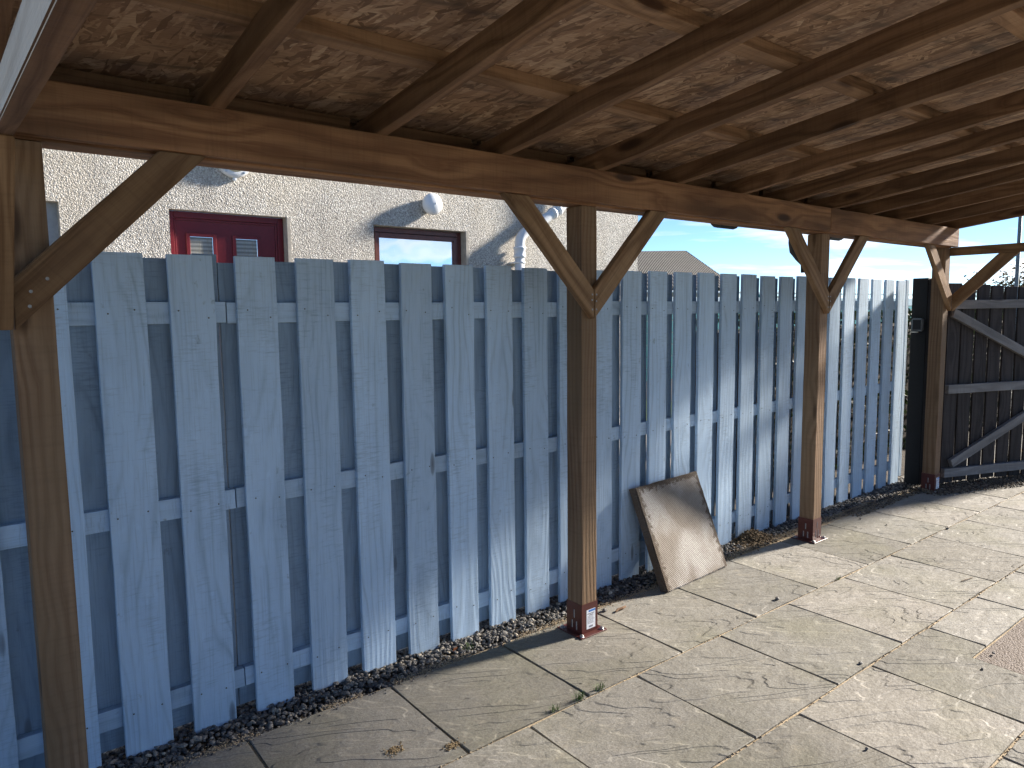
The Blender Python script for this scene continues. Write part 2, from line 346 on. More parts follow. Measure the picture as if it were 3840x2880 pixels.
# ------------------------------------------------------------------ mesh helpers
def link(o, parent=None):
    COL.objects.link(o)
    if parent is not None: o.parent = parent
    return o
def mesh_obj(name, bm, mat, parent=None, smooth=False, loc=None, rot=None):
    me = bpy.data.meshes.new(name); bm.normal_update(); bm.to_mesh(me); bm.free()
    if smooth:
        for p in me.polygons: p.use_smooth = True
    me.materials.append(mat)
    o = bpy.data.objects.new(name, me); link(o, parent)
    if loc is not None: o.location = loc
    if rot is not None: o.rotation_euler = rot
    return o
def empty(name, loc=(0, 0, 0), rz=0):
    o = bpy.data.objects.new(name, None); COL.objects.link(o); o.location = loc; o.rotation_euler = (0, 0, rz); o.empty_display_size = .1
    return o
def tag(o, label=None, cat=None, group=None, kind=None):
    if label: o['label'] = label
    if cat: o['category'] = cat
    if group: o['group'] = group
    if kind: o['kind'] = kind
    return o
def bbox(bm, x0, x1, y0, y1, z0, z1, bev=0):
    v = [bm.verts.new(p) for p in ((x0,y0,z0),(x1,y0,z0),(x1,y1,z0),(x0,y1,z0),(x0,y0,z1),(x1,y0,z1),(x1,y1,z1),(x0,y1,z1))]
    fs = [bm.faces.new([v[i] for i in f]) for f in ((0,3,2,1),(4,5,6,7),(0,1,5,4),(1,2,6,5),(2,3,7,6),(3,0,4,7))]
    if bev:
        es = list({e for f in fs for e in f.edges})
        bmesh.ops.bevel(bm, geom=es, offset=bev, segments=1, affect='EDGES', profile=.5)
    return fs
def box(name, x0, x1, y0, y1, z0, z1, mat, parent=None, bev=.002):
    """box in world axes with its origin at its own centre"""
    c = ((x0+x1)/2, (y0+y1)/2, (z0+z1)/2); a, b, d = (x1-x0)/2, (y1-y0)/2, (z1-z0)/2
    bm = bmesh.new(); bbox(bm, -a, a, -b, b, -d, d, bev)
    return mesh_obj(name, bm, mat, parent, loc=c)
def timber(name, p0, p1, wy, wz, mat, parent=None, up=(0, 0, 1), bev=.003, seg=6, wob=.0012, cut0=0, cut1=0):
    """a board from p0 to p1 (centre line); local X runs along the grain. cut0/cut1 slant the ends in local z"""
    p0, p1 = Vector(p0), Vector(p1); d = (p1-p0); Ln = d.length; ex = d.normalized(); upv = Vector(up)
    ey = upv.cross(ex).normalized(); ez = ex.cross(ey)
    bm = bmesh.new(); rings = []
    for i in range(seg+1):
        x = -Ln/2 + Ln*i/seg; jy = random.uniform(-wob, wob); jz = random.uniform(-wob, wob)
        ring = []
        for (sy, sz) in ((-1,-1),(1,-1),(1,1),(-1,1)):
            xo = 0
            if i == 0: xo = cut0*sz*wz/2
            if i == seg: xo = cut1*sz*wz/2
            ring.append(bm.verts.new((x+xo, sy*wy/2+jy+random.uniform(-wob, wob)*.6, sz*wz/2+jz+random.uniform(-wob, wob)*.6)))
        rings.append(ring)
    for a, b in zip(rings, rings[1:]):
        for k in range(4): bm.faces.new((a[k], a[(k+1)%4], b[(k+1)%4], b[k]))
    bm.faces.new(rings[0][::-1]); bm.faces.new(rings[-1])
    bmesh.ops.recalc_face_normals(bm, faces=bm.faces)
    if bev:
        es = [e for e in bm.edges if e.calc_face_angle(0) > .6]
        bmesh.ops.bevel(bm, geom=es, offset=bev, segments=2, affect='EDGES', profile=.6)
    o = mesh_obj(name, bm, mat, parent)
    mw = Matrix((ex, ey, ez)).transposed().to_4x4(); mw.translation = (p0+p1)/2
    o.matrix_basis = mw
    return o
def lathe(bm, prof, n=20, axis='Z', c=(0, 0, 0)):
    c = Vector(c); rings = []
    for r_, h in prof:
        ring = []
        for k in range(n):
            a = 2*math.pi*k/n; u, v = r_*math.cos(a), r_*math.sin(a)
            ring.append(bm.verts.new(c+Vector({'Z': (u, v, h), 'Y': (u, h, v), 'X': (h, u, v)}[axis])))
        rings.append(ring)
    for a, b in zip(rings, rings[1:]):
        for k in range(n): bm.faces.new((a[k], a[(k+1)%n], b[(k+1)%n], b[k]))
    if prof[0][0] > 1e-6: bm.faces.new(rings[0][::-1])
    if prof[-1][0] > 1e-6: bm.faces.new(rings[-1])
    bmesh.ops.remove_doubles(bm, verts=bm.verts, dist=1e-6); bmesh.ops.recalc_face_normals(bm, faces=bm.faces)
def tube(bm, pts, rad, n=10, cap=True):
    pts = [Vector(p) for p in pts]; rings = []; prev = None
    rr = rad if isinstance(rad, (list, tuple)) else [rad]*len(pts)
    for i, p in enumerate(pts):
        d = (pts[min(i+1, len(pts)-1)]-pts[max(i-1, 0)]).normalized()
        a = prev if prev is not None else (Vector((0, 0, 1)) if abs(d.z) < .9 else Vector((1, 0, 0)))
        u = (a-d*a.dot(d)).normalized(); v = d.cross(u); prev = u
        rings.append([bm.verts.new(p+(u*math.cos(2*math.pi*k/n)+v*math.sin(2*math.pi*k/n))*rr[i]) for k in range(n)])
    for a, b in zip(rings, rings[1:]):
        for k in range(n): bm.faces.new((a[k], a[(k+1)%n], b[(k+1)%n], b[k]))
    if cap: bm.faces.new(rings[0][::-1]); bm.faces.new(rings[-1])
def stone_into(bm, c, r_, squash=.75):
    """one small angular pebble"""
    q = Matrix.Rotation(random.uniform(0, 6.3), 3, Vector((random.gauss(0,1), random.gauss(0,1), random.gauss(0,1))).normalized())
    sc = Vector((random.uniform(.8, 1.25), random.uniform(.65, 1.0), random.uniform(.5, .85)))*r_
    vs_ = []
    for p in ICO[0]:
        v = q @ Vector((p[0]*sc.x, p[1]*sc.y, p[2]*sc.z))*random.uniform(.82, 1.15)
        vs_.append((c[0]+v.x, c[1]+v.y, c[2]+v.z*squash))
    b = len(bm[0]); bm[0].extend(vs_); bm[1].extend([tuple(b+i for i in f) for f in ICO[1]])
_b = bmesh.new(); bmesh.ops.create_icosphere(_b, subdivisions=1, radius=1.0)
_b.verts.index_update(); ICO = ([tuple(v.co) for v in _b.verts], [tuple(v.index for v in f.verts) for f in _b.faces]); _b.free()
def pymesh(name, vf, mat, parent=None):
    me = bpy.data.meshes.new(name); me.from_pydata(vf[0], [], vf[1]); me.update(); me.materials.append(mat)
    return link(bpy.data.objects.new(name, me), parent)

# ================================================================== SETTING
def sheet(name, pts, z, mat):
    bm = bmesh.new(); bm.faces.new([bm.verts.new((x, y, z)) for x, y in pts]); o = mesh_obj(name, bm, mat); tag(o, kind='structure'); return o
sheet('ground', [(-400, -400), (600, -400), (600, 600), (-400, 600)], -.09, M_GROUND)
tag(box('yard_path', -8, 12, .47, 4.0, -.2, -.03, M_YARD, bev=0), kind='structure')
tag(box('added_dark_strip', 4.3, 12, .475, 1.7, -.1, -.02, M_BED, bev=0), kind='structure')  # dark strip added so the sunlit yard reads dark through the gaps
sheet('road', [(13, -60), (20, -60), (14, 60), (7.6, 60)], -.08, M_ROAD)
tag(box('patio_bounce_base', -9, 14, -14, .47, -.12, -.045, M_YARD, bev=0), kind='structure')  # base below the paving, widened out of view to bounce sunlight inward

# ------------------------------------------------------------------ paving: every slab its own piece
PR = -0.0139
pav = sheet('paving', [(-2.6, -5.2), (9.4, -5.2), (9.4, .14), (6.4, .185), (-2.6, .215)], -.011, M_SAND)
ca, sa = math.cos(PR), math.sin(PR)
def slab_mesh(poly, z0=-.04, bev=.004):
    bm = bmesh.new(); pts = []
    n_ = len(poly)
    for i in range(n_):
        a, b = Vector(poly[i]), Vector(poly[(i+1) % n_]); d = (b-a); nn = Vector((d.y, -d.x)).normalized()
        k = max(1, int(d.length/.12))
        for j in range(k):
            p = a+d*(j/k); w_ = random.uniform(-.0022, .0022) if j else random.uniform(-.001, .001)
            pts.append(p+nn*w_)
    top = [bm.verts.new((p.x, p.y, 0)) for p in pts]; bot = [bm.verts.new((p.x, p.y, z0)) for p in pts]
    f = bm.faces.new(top); m = len(pts)
    for i in range(m): bm.faces.new((top[i], bot[i], bot[(i+1) % m], top[(i+1) % m]))
    bmesh.ops.bevel(bm, geom=list(f.edges), offset=bev, segments=1, affect='EDGES')
    bmesh.ops.recalc_face_normals(bm, faces=bm.faces)
    return bm
def add_slab(u0, u1, v0, v1, poly=None, tilt=.0022):
    j = .0052; cx, cy = (u0+u1)/2, (v0+v1)/2; a, b = (u1-u0)/2-j, (v1-v0)/2-j
    pl = poly or [(-a, -b), (a, -b), (a, b), (-a, b)]
    if poly: pl = [(x-cx, y-cy) for x, y in poly]
    o = mesh_obj('paving_slab', slab_mesh(pl), M_STONE, pav)
    o.location = (cx*ca-cy*sa, cx*sa+cy*ca, random.uniform(-.0012, .0012)); o.rotation_euler = (random.gauss(0, tilt), random.gauss(0, tilt), PR+(0 if poly or abs((u1-u0)-(v1-v0)) > .003 else random.choice((0, 1))*math.pi))
    return o
P = .5905
for v_ in (-.386, -.977, -1.568, -2.16):
    bm = bmesh.new(); prev = None
    for k in range(90):
        u_ = -1.5+k*.115; h_ = -.0045+.003*mnoise.noise(Vector((u_*4.7, v_*9, 2))); w_ = .0075
        cur = [bm.verts.new((u_*ca-y_*sa, u_*sa+y_*ca, z_)) for (y_, z_) in ((v_-w_, -.012), (v_-.0035, h_), (v_+.0035, h_), (v_+w_, -.012))]
        if prev:
            for q in range(3): bm.faces.new((prev[q], cur[q], cur[q+1], prev[q+1]))
        prev = cur
    mesh_obj('joint_filling', bm, M_SAND, pav)
rows = [(.205, .62), (-.386, .30), (-.977, .565), (-1.568, .27), (-2.16, .5), (-2.75, .2), (-3.34, .45), (-3.93, .1)]
MAT_U, MAT_V = 3.345, -1.231
for ri, (vt, u_first) in enumerate(rows):
    vb = vt-P if ri else -.386
    umin = -1.5 if ri < 6 else -1.0
    k0 = math.ceil((umin-u_first)/P)
    u = u_first+k0*P
    while u < 8.6:
        u1 = u+P
        if ri == 2 and u < MAT_U < u1:          # the slab cut round the brown pebbled piece
            j = .0052
            add_slab(u, u1, vb, vt, poly=[(u+j, vb+j), (MAT_U-j, vb+j), (MAT_U-j, MAT_V+j), (u1-j, MAT_V+j), (u1-j, vt-j), (u+j, vt-j)])
        elif ri == 2 and MAT_U < u < MAT_U+1.2:
            add_slab(u, u1, MAT_V, vt)
        elif ri in (3, 4) and MAT_U+.0 < u1 and u < MAT_U+1.3 and ri == 3 and False: pass
        elif ri == 3 and u1 > MAT_U+.05 and u < MAT_U+1.2:
            pass
        else: add_slab(u, u1, vb, vt)
        u = u1
# brown pebbled piece set in the paving
j = .005
ps = mesh_obj('pebbled_slab', slab_mesh([(MAT_U+j, -1.568+j), (MAT_U+1.28, -1.568+j), (MAT_U+1.28, MAT_V-j), (MAT_U+j, MAT_V-j)]), M_PSLAB, pav)
ps.location = (0, 0, -.004); ps.rotation_euler = (0, 0, PR); tag(ps, label='brown pebbled slab let into the riven paving')
uu = MAT_U-.2
for (a, b) in ((2.63, 3.21), (3.21, 3.8), (3.8, 4.39), (4.39, 4.63)):
    add_slab(a, b, -2.16, -1.568)

# ------------------------------------------------------------------ gravel margin along the fence and below the gate
bed = mesh_obj('gravel_bed', (lambda b: (bbox(b, -2.6, 6.7, .19, .47, -.12, -.02), b)[1])(bmesh.new()), M_BED); tag(bed, kind='structure')
vf = ([], [])
for i in range(12500):
    x = random.uniform(-.4, 6.6); y = .19+.24*random.betavariate(1.4, 1.1)
    if x > 2.2: y -= .02*random.random()*(x-2.2)/2
    r_ = random.uniform(.006, .0125) if random.random() < .8 else random.uniform(.011, .017)
    hz = -.013+.028*random.random()*min(1, (y-.17)/.10)
    stone_into(vf, (x, y, hz), r_)
for i in range(420):                                   # strays spilt on to the slab edges
    x = random.uniform(.2, 6.4); y = .19-abs(random.gauss(0, .022)); stone_into(vf, (x, y, .002), random.uniform(.002, .006))
g = pymesh('gravel', vf, M_GRAVEL); tag(g, 'dark grey gravel strip at the foot of the blue-grey fence', 'gravel', kind='stuff')
vf = ([], [])
for i in range(5200):
    t_ = random.uniform(-.25, 1.9); s_ = random.betavariate(1.2, 2.2)*.32
    x = 6.5+t_*.93-s_*.36; y = .10-t_*.366-s_*.93+.02
    if .0 < t_ and x < 6.42 and y > 0 : continue
    stone_into(vf, (x, y, .004+.022*random.random()*(1-s_/.32)), random.uniform(.005, .012))
for i in range(900):
    x = random.uniform(5.1, 6.35); y = random.uniform(.06, .19); stone_into(vf, (x, y, .004), random.uniform(.003, .009))
g = pymesh('gate_gravel', vf, M_DEBRIS); tag(g, 'brown gravel and grit heaped below the dark gate', 'gravel', kind='stuff')
# sandy crumbs swept along the paving edge
vf = ([], [])
for i in range(11000):
    x = random.uniform(.3, 5.6); y = .200+random.gauss(0, .016)
    if mnoise.noise(Vector((x*3.1, 0, 5))) < -.12 and x < 2.2: continue
    if 2.2 < x < 2.95: y -= abs(random.gauss(0, .045))
    elif 1.9 < x < 2.2: y -= abs(random.gauss(0, .03))
    stone_into(vf, (x, y, random.uniform(-.006, .003)), random.uniform(.0014, .004))
for i in range(2600):                                  # pale crumbs in the long joints
    v_ = random.choice((-.386, -.977, -1.568)); u_ = random.uniform(.2, 6.5); y_ = v_+random.gauss(0, .0035)
    if mnoise.noise(Vector((u_*2.3, v_*7, 1))) < -.2: continue
    stone_into(vf, (u_*ca-y_*sa, u_*sa+y_*ca, random.uniform(-.009, -.002)), random.uniform(.0025, .006))
g = pymesh('sand_crumbs', vf, M_SAND); tag(g, 'pale sandy crumbs along the gravel edge and in the joints', 'sand', kind='stuff')
# soil heap right of the leaning slab
vf = ([], [])
for i in range(1500):
    a = random.gauss(0, .12); b = random.gauss(0, .05); hh = .075*math.exp(-(a/.13)**2-(b/.06)**2)
    stone_into(vf, (4.03+a, .285+b-.0*a, hh*random.random()), random.uniform(.004, .012))
g = pymesh('soil_heap', vf, M_SOIL); tag(g, 'small heap of crumbly brown soil against the fence beside the leaning slab', 'soil', kind='stuff')

# ================================================================== FENCE
YF = .335
fence = empty('slat_fence', (0, YF, 0))
tag(fence, 'blue-grey painted hit-and-miss slat fence behind the timber posts', 'fence')
xs = [.252+i*.2305 for i in range(-9, 10)] + [2.565, 2.80, 3.03, 3.26, 3.492, 3.722, 3.953, 4.18, 4.412, 4.64, 4.87, 5.10, 5.33, 5.56, 5.785, 6.02, 6.25]
for i, x in enumerate(xs):
    if x > 2.33 and x < 2.4: x = 2.33
    zt = 1.772+.0035*max(0, x-2.2)+random.uniform(-.004, .004)
    wv = random.uniform(.150, .157)
    timber('slat', (x+wv/2, .010, random.uniform(.0, .008)), (x+wv/2+random.uniform(-.003, .003), .010+random.uniform(-.002, .002), zt), wv, .020, M_FENCE, fence, up=(0, -1, 0), bev=.002, seg=8, wob=.0014)
timber('end_slat', (6.443, .012, .06), (6.443, .012, 1.79), .05, .022, M_FENCE, fence, up=(0, -1, 0), bev=.002)
bx = []
for i in range(len(xs)-1):
    x = xs[i]; mid = (x+.1535+xs[i+1])/2; bx.append(mid)
for i, m_ in enumerate(bx):
    if abs(m_-.677) < .05:                       # two panels meet behind this gap
        timber('back_slat', (m_-.058, .062, .03), (m_-.056, .062, 1.778), .085, .020, M_FSHADE, fence, up=(0, -1, 0), bev=.002)
        timber('back_slat', (m_+.036, .064, .03), (m_+.036, .064, 1.748), .092, .020, M_FSHADE, fence, up=(0, -1, 0), bev=.002)
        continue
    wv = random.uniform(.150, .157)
    timber('back_slat', (m_+random.uniform(-.002, .002), .062, .03), (m_, .062, 1.762+random.uniform(-.006, .005)+.003*max(0, m_-2.2)), wv, .020, M_FSHADE, fence, up=(0, -1, 0), bev=.002, seg=6)
for (z0, z1) in ((.117, .190), (.823, .898), (1.524, 1.600)):
    segs = [(-1.9, .676), (.680, 2.50), (2.505, 4.52), (4.525, 6.46)]
    for k, (a, b) in enumerate(segs):
        dz = (.002, .002, .007, .012)[k]
        timber('rail', (a, .036, (z0+z1)/2+dz+random.uniform(-.002, .002)), (b, .036, (z0+z1)/2+dz+random.uniform(-.002, .002)), .030, z1-z0, M_FRAIL, fence, bev=.002, seg=10)
# nail heads
nm = bpy.data.meshes.new('nail'); b_ = bmesh.new(); lathe(b_, [(.0030, .0), (.0030, -.0012), (0, -.0016)], 6, 'Y'); b_.to_mesh(nm); b_.free(); nm.materials.append(M_NAIL)
for x in xs:
    if x < -.1 or x > 4.3: continue
    for z in (.155, .86, 1.562):
        for dx in (.028, .122):
            o = bpy.data.objects.new('nail', nm); link(o, fence); o.location = (x+dx+random.uniform(-.008, .008), -.0012, z+random.uniform(-.018, .018))

# ================================================================== PERGOLA
perg = empty('pergola', (0, 0, 0))
tag(perg, 'brown stained timber lean-to carport with open rafters and board roof', 'carport')
XP = [0.0, 2.156, 4.312, 6.305]; W = .1
ZB = 2.032
SL = .125
def zr(y): return 2.186-SL*(y+.05)            # rafter underside
shoe_bolt = None
def shoe(post, X, sticker, first):
    bm = bmesh.new(); t_ = .003; h = .150
    for (a, b, c_, d_) in ((-t_, W+t_, -t_, -.0003), (-t_, W+t_, W+.0003, W+t_), (-t_, -.0003, .0, W), (W+.0003, W+t_, .0, W)):
        bbox(bm, X+a, X+b, c_, d_, .006, h)
    sh = mesh_obj('steel_shoe', bm, M_SHOE, post)
    # slots cut in the sleeve show as dark recesses with a bright lip
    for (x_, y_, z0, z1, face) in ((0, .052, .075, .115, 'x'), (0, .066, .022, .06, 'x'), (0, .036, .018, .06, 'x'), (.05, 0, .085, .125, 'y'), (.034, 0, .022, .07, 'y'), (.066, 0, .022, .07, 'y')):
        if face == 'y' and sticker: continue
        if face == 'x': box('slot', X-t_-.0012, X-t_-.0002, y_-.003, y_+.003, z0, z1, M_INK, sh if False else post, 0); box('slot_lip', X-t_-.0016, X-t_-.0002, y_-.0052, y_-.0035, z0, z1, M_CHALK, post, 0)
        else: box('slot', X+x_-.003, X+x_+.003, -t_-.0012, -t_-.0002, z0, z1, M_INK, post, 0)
    bm = bmesh.new(); bbox(bm, X-.037, X+W+.037, -.037, W+.037, .0005, .0055, .001); pl = mesh_obj('base_plate', bm, M_SHOE, post)
    for (dx, dy) in ((-.018, -.018), (W+.018, -.018), (-.018, W+.018), (W+.018, W+.018)):
        bm = bmesh.new(); lathe(bm, [(.0125, .0055), (.0125, .0075), (.0085, .0078), (.0085, .0135), (.005, .0155), (0, .016)], 12, c=(X+dx, dy, 0)); mesh_obj('bolt', bm, M_ZINC, post)
    if sticker:
        x0, x1 = X+.028, X+.087
        st = box('sticker', x0, x1, -t_-.0008, -t_-.0001, .022, .118, M_PAPER, post, 0)
        box('sticker_header', x0+.014, x1-.001, -t_-.0012, -t_-.0009, .106, .116, M_BLUE, post, 0)
        z = .099
        for k in range(9):
            a, b = (.006, .052) if k < 1 else ((.016, .044) if k == 1 else (.005, random.uniform(.040, .055)))
            box('printed_line', x0+a, x0+b, -t_-.0012, -t_-.0009, z-(.0032 if k < 2 else .0014), z, M_INK, post, 0); z -= .0072 if k < 2 else .0058
        xx = x0+.016
        for k in range(9):
            wv = random.choice((.0012, .002, .0028)); box('printed_bar', xx, xx+wv, -t_-.0012, -t_-.0009, .029, .037, M_INK, post, 0); xx += wv+.0014
for i, X in enumerate(XP):
    po = timber('post', (X+W/2, W/2, .004), (X+W/2, W/2, ZB), W, W, M_POST, perg, up=(0, 1, 0), bev=.004, seg=10, wob=.0006)
    # parts of the post are laid out in pergola space, so give them the inverse of its placement
    n0 = len(perg.children)
    hold = bpy.data.objects.new('post_foot', None); link(hold, perg)
    before = set(bpy.data.objects)
    shoe(hold, X, i in (1, 3), i == 0)
    for o in list(hold.children):
        o.parent = po; o.matrix_parent_inverse = po.matrix_basis.inverted()
    bpy.data.objects.remove(hold)
# beam: front board in two lengths, back board on the post heads
BM_F = -.050
timber('beam', (-.03, BM_F+.0225, 2.114), (4.318, BM_F+.0225, 2.114), .045, .147, M_BEAM, perg, bev=.004, seg=16, wob=.0006)
timber('beam', (4.321, BM_F+.0225, 2.114), (6.425, BM_F+.0225, 2.114), .045, .147, M_BEAM, perg, bev=.004, seg=10)
timber('back_beam', (-.03, .0485, 2.107), (6.41, .0485, 2.107), .103, .147, M_BEAM, perg, bev=.004, seg=16, wob=.0006)
# knee braces along the beam
def brace_x(xa, za, xb, zb):
    s = 1 if xb > xa else -1; w2 = .0955
    # centre line of the lower end; ends cut vertical (post side) and level (beam side)
    poly = [(xa, za), (xa, za+.135), (xa+s*(2.0395-za-.135), 2.0395), (xa+s*(2.0395-za), 2.0395)]
    ang = math.radians(45)*s if s > 0 else math.radians(135)
    c = Vector((sum(p[0] for p in poly)/4, -.0165, sum(p[1] for p in poly)/4))
    ex = Vector((s*.7071, 0, .7071)); ey = Vector((0, -1, 0)); ez = ex.cross(ey)
    bm = bmesh.new(); fr = []; bk = []
    for (x, z) in poly:
        q = Vector((x, 0, z))-Vector((c.x, 0, c.z)); a, b = q.dot(ex), q.dot(ez)
        fr.append(bm.verts.new((a, .0185, b))); bk.append(bm.verts.new((a, -.0155, b)))
    bm.faces.new(fr); bm.faces.new(bk[::-1])
    for k in range(4): bm.faces.new((fr[k], bk[k], bk[(k+1) % 4], fr[(k+1) % 4]))
    bmesh.ops.recalc_face_normals(bm, faces=bm.faces)
    bmesh.ops.bevel(bm, geom=list(bm.edges), offset=.003, segments=2, affect='EDGES')
    o = mesh_obj('brace', bm, M_BRACE, perg)
    m = Matrix((ex, ey, ez)).transposed().to_4x4(); m.translation = c; o.matrix_basis = m
    return o
def screws(pts):
    for p in pts:
        bm = bmesh.new(); lathe(bm, [(.0048, 0), (.0045, -.0015), (.002, -.0012), (0, -.0012)], 10, 'Y'); o = mesh_obj('screw', bm, M_SCREW, perg); o.location = p
brace_x(.003, 1.52, .5, 2.04); screws([(.045, -.0352, 1.625), (.04, -.0352, 1.585), (.085, -.0352, 1.66)])
for X in (XP[1]+.049, XP[2]+.05):
    brace_x(X-.0012, 1.517, X-.6, 2.04); brace_x(X+.0012, 1.517, X+.6, 2.04)
    screws([(X-.014, -.0352, 1.63), (X+.013, -.0352, 1.63), (X-.016, -.0352, 1.605), (X+.012, -.0352, 1.60), (X-.014, -.0352, 1.562), (X+.012, -.0352, 1.562)])
brace_x(6.378, 1.52, 5.8, 2.04); screws([(6.35, -.0352, 1.62)])
# end rails towards the patio and their knee braces
def poly_y(name, x0, x1, poly, mat):
    """prism in the YZ plane; grain along its longest edge"""
    c = Vector(((x0+x1)/2, sum(p[0] for p in poly)/len(poly), sum(p[1] for p in poly)/len(poly)))
    es = [(Vector((0, b[0]-a[0], b[1]-a[1]))) for a, b in zip(poly, poly[1:]+poly[:1])]
    ex = max(es, key=lambda v: v.length).normalized(); ey = Vector((1, 0, 0)); ez = ex.cross(ey)
    bm = bmesh.new(); A = []; B = []
    for (y, z) in poly:
        q = Vector((0, y-c.y, z-c.z)); A.append(bm.verts.new((q.dot(ex), (x1-x0)/2, q.dot(ez)))); B.append(bm.verts.new((q.dot(ex), -(x1-x0)/2, q.dot(ez))))
    bm.faces.new(A); bm.faces.new(B[::-1]); n_ = len(poly)
    for k in range(n_): bm.faces.new((A[k], B[k], B[(k+1) % n_], A[(k+1) % n_]))
    bmesh.ops.recalc_face_normals(bm, faces=bm.faces); bmesh.ops.bevel(bm, geom=list(bm.edges), offset=.003, segments=2, affect='EDGES')
    o = mesh_obj(name, bm, mat, perg); m = Matrix((ex, ey, ez)).transposed().to_4x4(); m.translation = c; o.matrix_basis = m; return o
er = poly_y('end_rail', -.0395, -.0005, [(.1, 1.975), (.1, 2.055), (-2.6, 1.922), (-2.6, 1.842)], M_SKYLIT); tag(er, label='end rail on the first post, sky light and shade put into its colours')
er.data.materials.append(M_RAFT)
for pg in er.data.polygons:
    if pg.normal.y > -.6 and pg.normal.y < .9: pg.material_index = 1 if abs(pg.normal.y) < .6 else 0  # sides pale as if sky-lit, underside and edges brown as if shaded
poly_y('end_brace', -.0405, .0, [(-.036, 1.52), (-.036, 1.655), (-.325, 1.953), (-.46, 1.946)], M_BRACE)
screws([(-.02, -.285, 1.86)])
poly_y('end_rail', 6.3785, 6.418, [(-.002, 1.970), (-.002, 2.0385), (-2.6, 2.0385), (-2.6, 1.970)], M_BRACE)
poly_y('end_brace', 6.3795, 6.417, [(-.036, 1.52), (-.036, 1.655), (-.35, 1.9685), (-.485, 1.9685)], M_BRACE)
# rafters, noggins, roof boards
RX = [-.258, .02, .579, 1.144, 1.705, 2.255, 2.821, 3.378, 3.861, 4.391, 4.871, 5.376, 5.888, 6.412]
Y0, Y1, RD = .205, -2.75, .083  # unseen rear edge pulled in so more sky light reaches the fence
for x in RX:
    timber('rafter', (x-.0225, Y0, zr(Y0)+RD/2), (x-.0225, Y1, zr(Y1)+RD/2), .045, RD, M_RAFT, perg, bev=.003, seg=12, wob=.0015)
PH = .045
for y in (-.417, -.969, -1.521, -2.073, -2.625):
    z = zr(y)+RD+PH/2+.0005
    timber('purlin', (-.31, y, z), (6.425, y+random.uniform(-.004, .004), z), .058, PH, M_PURL, perg, bev=.002, up=(0, SL, 1), seg=24, wob=.0008)
for a, b in zip(RX, RX[1:]):
    timber('eaves_board', (a+.001, .165, zr(.165)+(RD+PH)/2-.002), (b-.046, .165, zr(.165)+(RD+PH)/2-.002), .03, RD+PH-.004, M_RAFT, perg, bev=.002, seg=3)
timber('fascia_board', (-.33, .222, 2.21), (6.44, .222, 2.21), .022, .16, M_RAFT, perg, bev=.002)
def roof_board(xa, xb, ya, yb):
    t_ = .011; bm = bmesh.new(); ln = (yb-ya)/math.cos(math.atan(SL)); bbox(bm, xa, xb, -ln/2, ln/2, 0, t_)
    o = mesh_obj('roof_board', bm, M_OSB, perg); yc = (ya+yb)/2; o.location = (0, yc, zr(yc)+RD+PH+.0012); o.rotation_euler = (-math.atan(SL), 0, 0)
cuts = [-.31, 1.12, 3.355, 5.35, 6.425]
for a, b in zip(cuts, cuts[1:]):
    for (ya, yb) in ((-1.02, .235), (-2.25, -1.0215), (-2.78, -2.2515)): roof_board(a, b-.002, ya, yb)
# felt covering
bm = bmesh.new(); ln = 3.06/math.cos(math.atan(SL)); bbox(bm, -.34, 6.45, -ln/2, ln/2, 0, .006); o = mesh_obj('roof_felt', bm, M_DARKPOST, perg); yc = -1.27; o.location = (0, yc, zr(yc)+RD+PH+.0135); o.rotation_euler = (-math.atan(SL), 0, 0)
# gutter behind the beam
bm = bmesh.new(); n_ = 8
for s_ in (0,):
    A = []; 
    for x in (-.33, 6.44):
        A.append([bm.verts.new((x, .290+.052*math.cos(math.pi+math.pi*k/n_), 2.135+.06*math.sin(math.pi+math.pi*k/n_))) for k in range(n_+1)])
    for k in range(n_): bm.faces.new((A[0][k], A[0][k+1], A[1][k+1], A[1][k]))
gut = mesh_obj('gutter', bm, M_BLACK, perg); md = gut.modifiers.new('thick', 'SOLIDIFY'); md.thickness = .003
for x in (3.68, 5.02):
    bm = bmesh.new(); pr = [(.290+.062*math.cos(math.pi+math.pi*k/8), 2.128+.078*math.sin(math.pi+math.pi*k/8)) for k in range(9)]
    A = [bm.verts.new((x-.085, y, z)) for y, z in pr]; B = [bm.verts.new((x+.085, y, z)) for y, z in pr]
    for k in range(8): bm.faces.new((A[k], A[k+1], B[k+1], B[k]))
    bm.faces.new(A); bm.faces.new(B[::-1]); mesh_obj('gutter_union', bm, M_BLACK, perg)
bm = bmesh.new(); tube(bm, [(4.46, .29, 2.10), (4.46, .29, 2.0), (4.465, .285, 1.95), (4.48, .25, 1.90), (4.49, .215, 1.86), (4.49, .21, 1.80)], .026, 12); mesh_obj('gutter_outlet', bm, M_BLACK, perg, smooth=True)
# thin black pipe beside the third post
pipe = empty('black_pipe', (4.447, .05, 0)); tag(pipe, 'thin black pipe clipped to the side of the third post', 'pipe')
bm = bmesh.new(); tube(bm, [(0, 0, .03), (0, 0, 1.0), (0, 0, 2.03)], .0105, 10); mesh_obj('tube', bm, M_BLACK, pipe, True)
for z in (.257, .958):
    bm = bmesh.new(); bbox(bm, -.034, -.0, -.0125, -.0115, -.011, .011); lathe(bm, [(.0118, -.011), (.0128, -.011), (.0128, .011), (.0118, .011)], 12); o = mesh_obj('clip', bm, M_BRASS, pipe); o.location = (0, 0, z)
# rear support outside the picture
timber('rear_beam', (-.3, -2.65, 2.435), (6.43, -2.65, 2.435), .09, .14, M_BEAM, perg)
for X in (XP[0]+.05, XP[3]+.05): timber('rear_post', (X, -2.65, -.04), (X, -2.65, 2.364), .1, .1, M_POST, perg, up=(0, 1, 0))

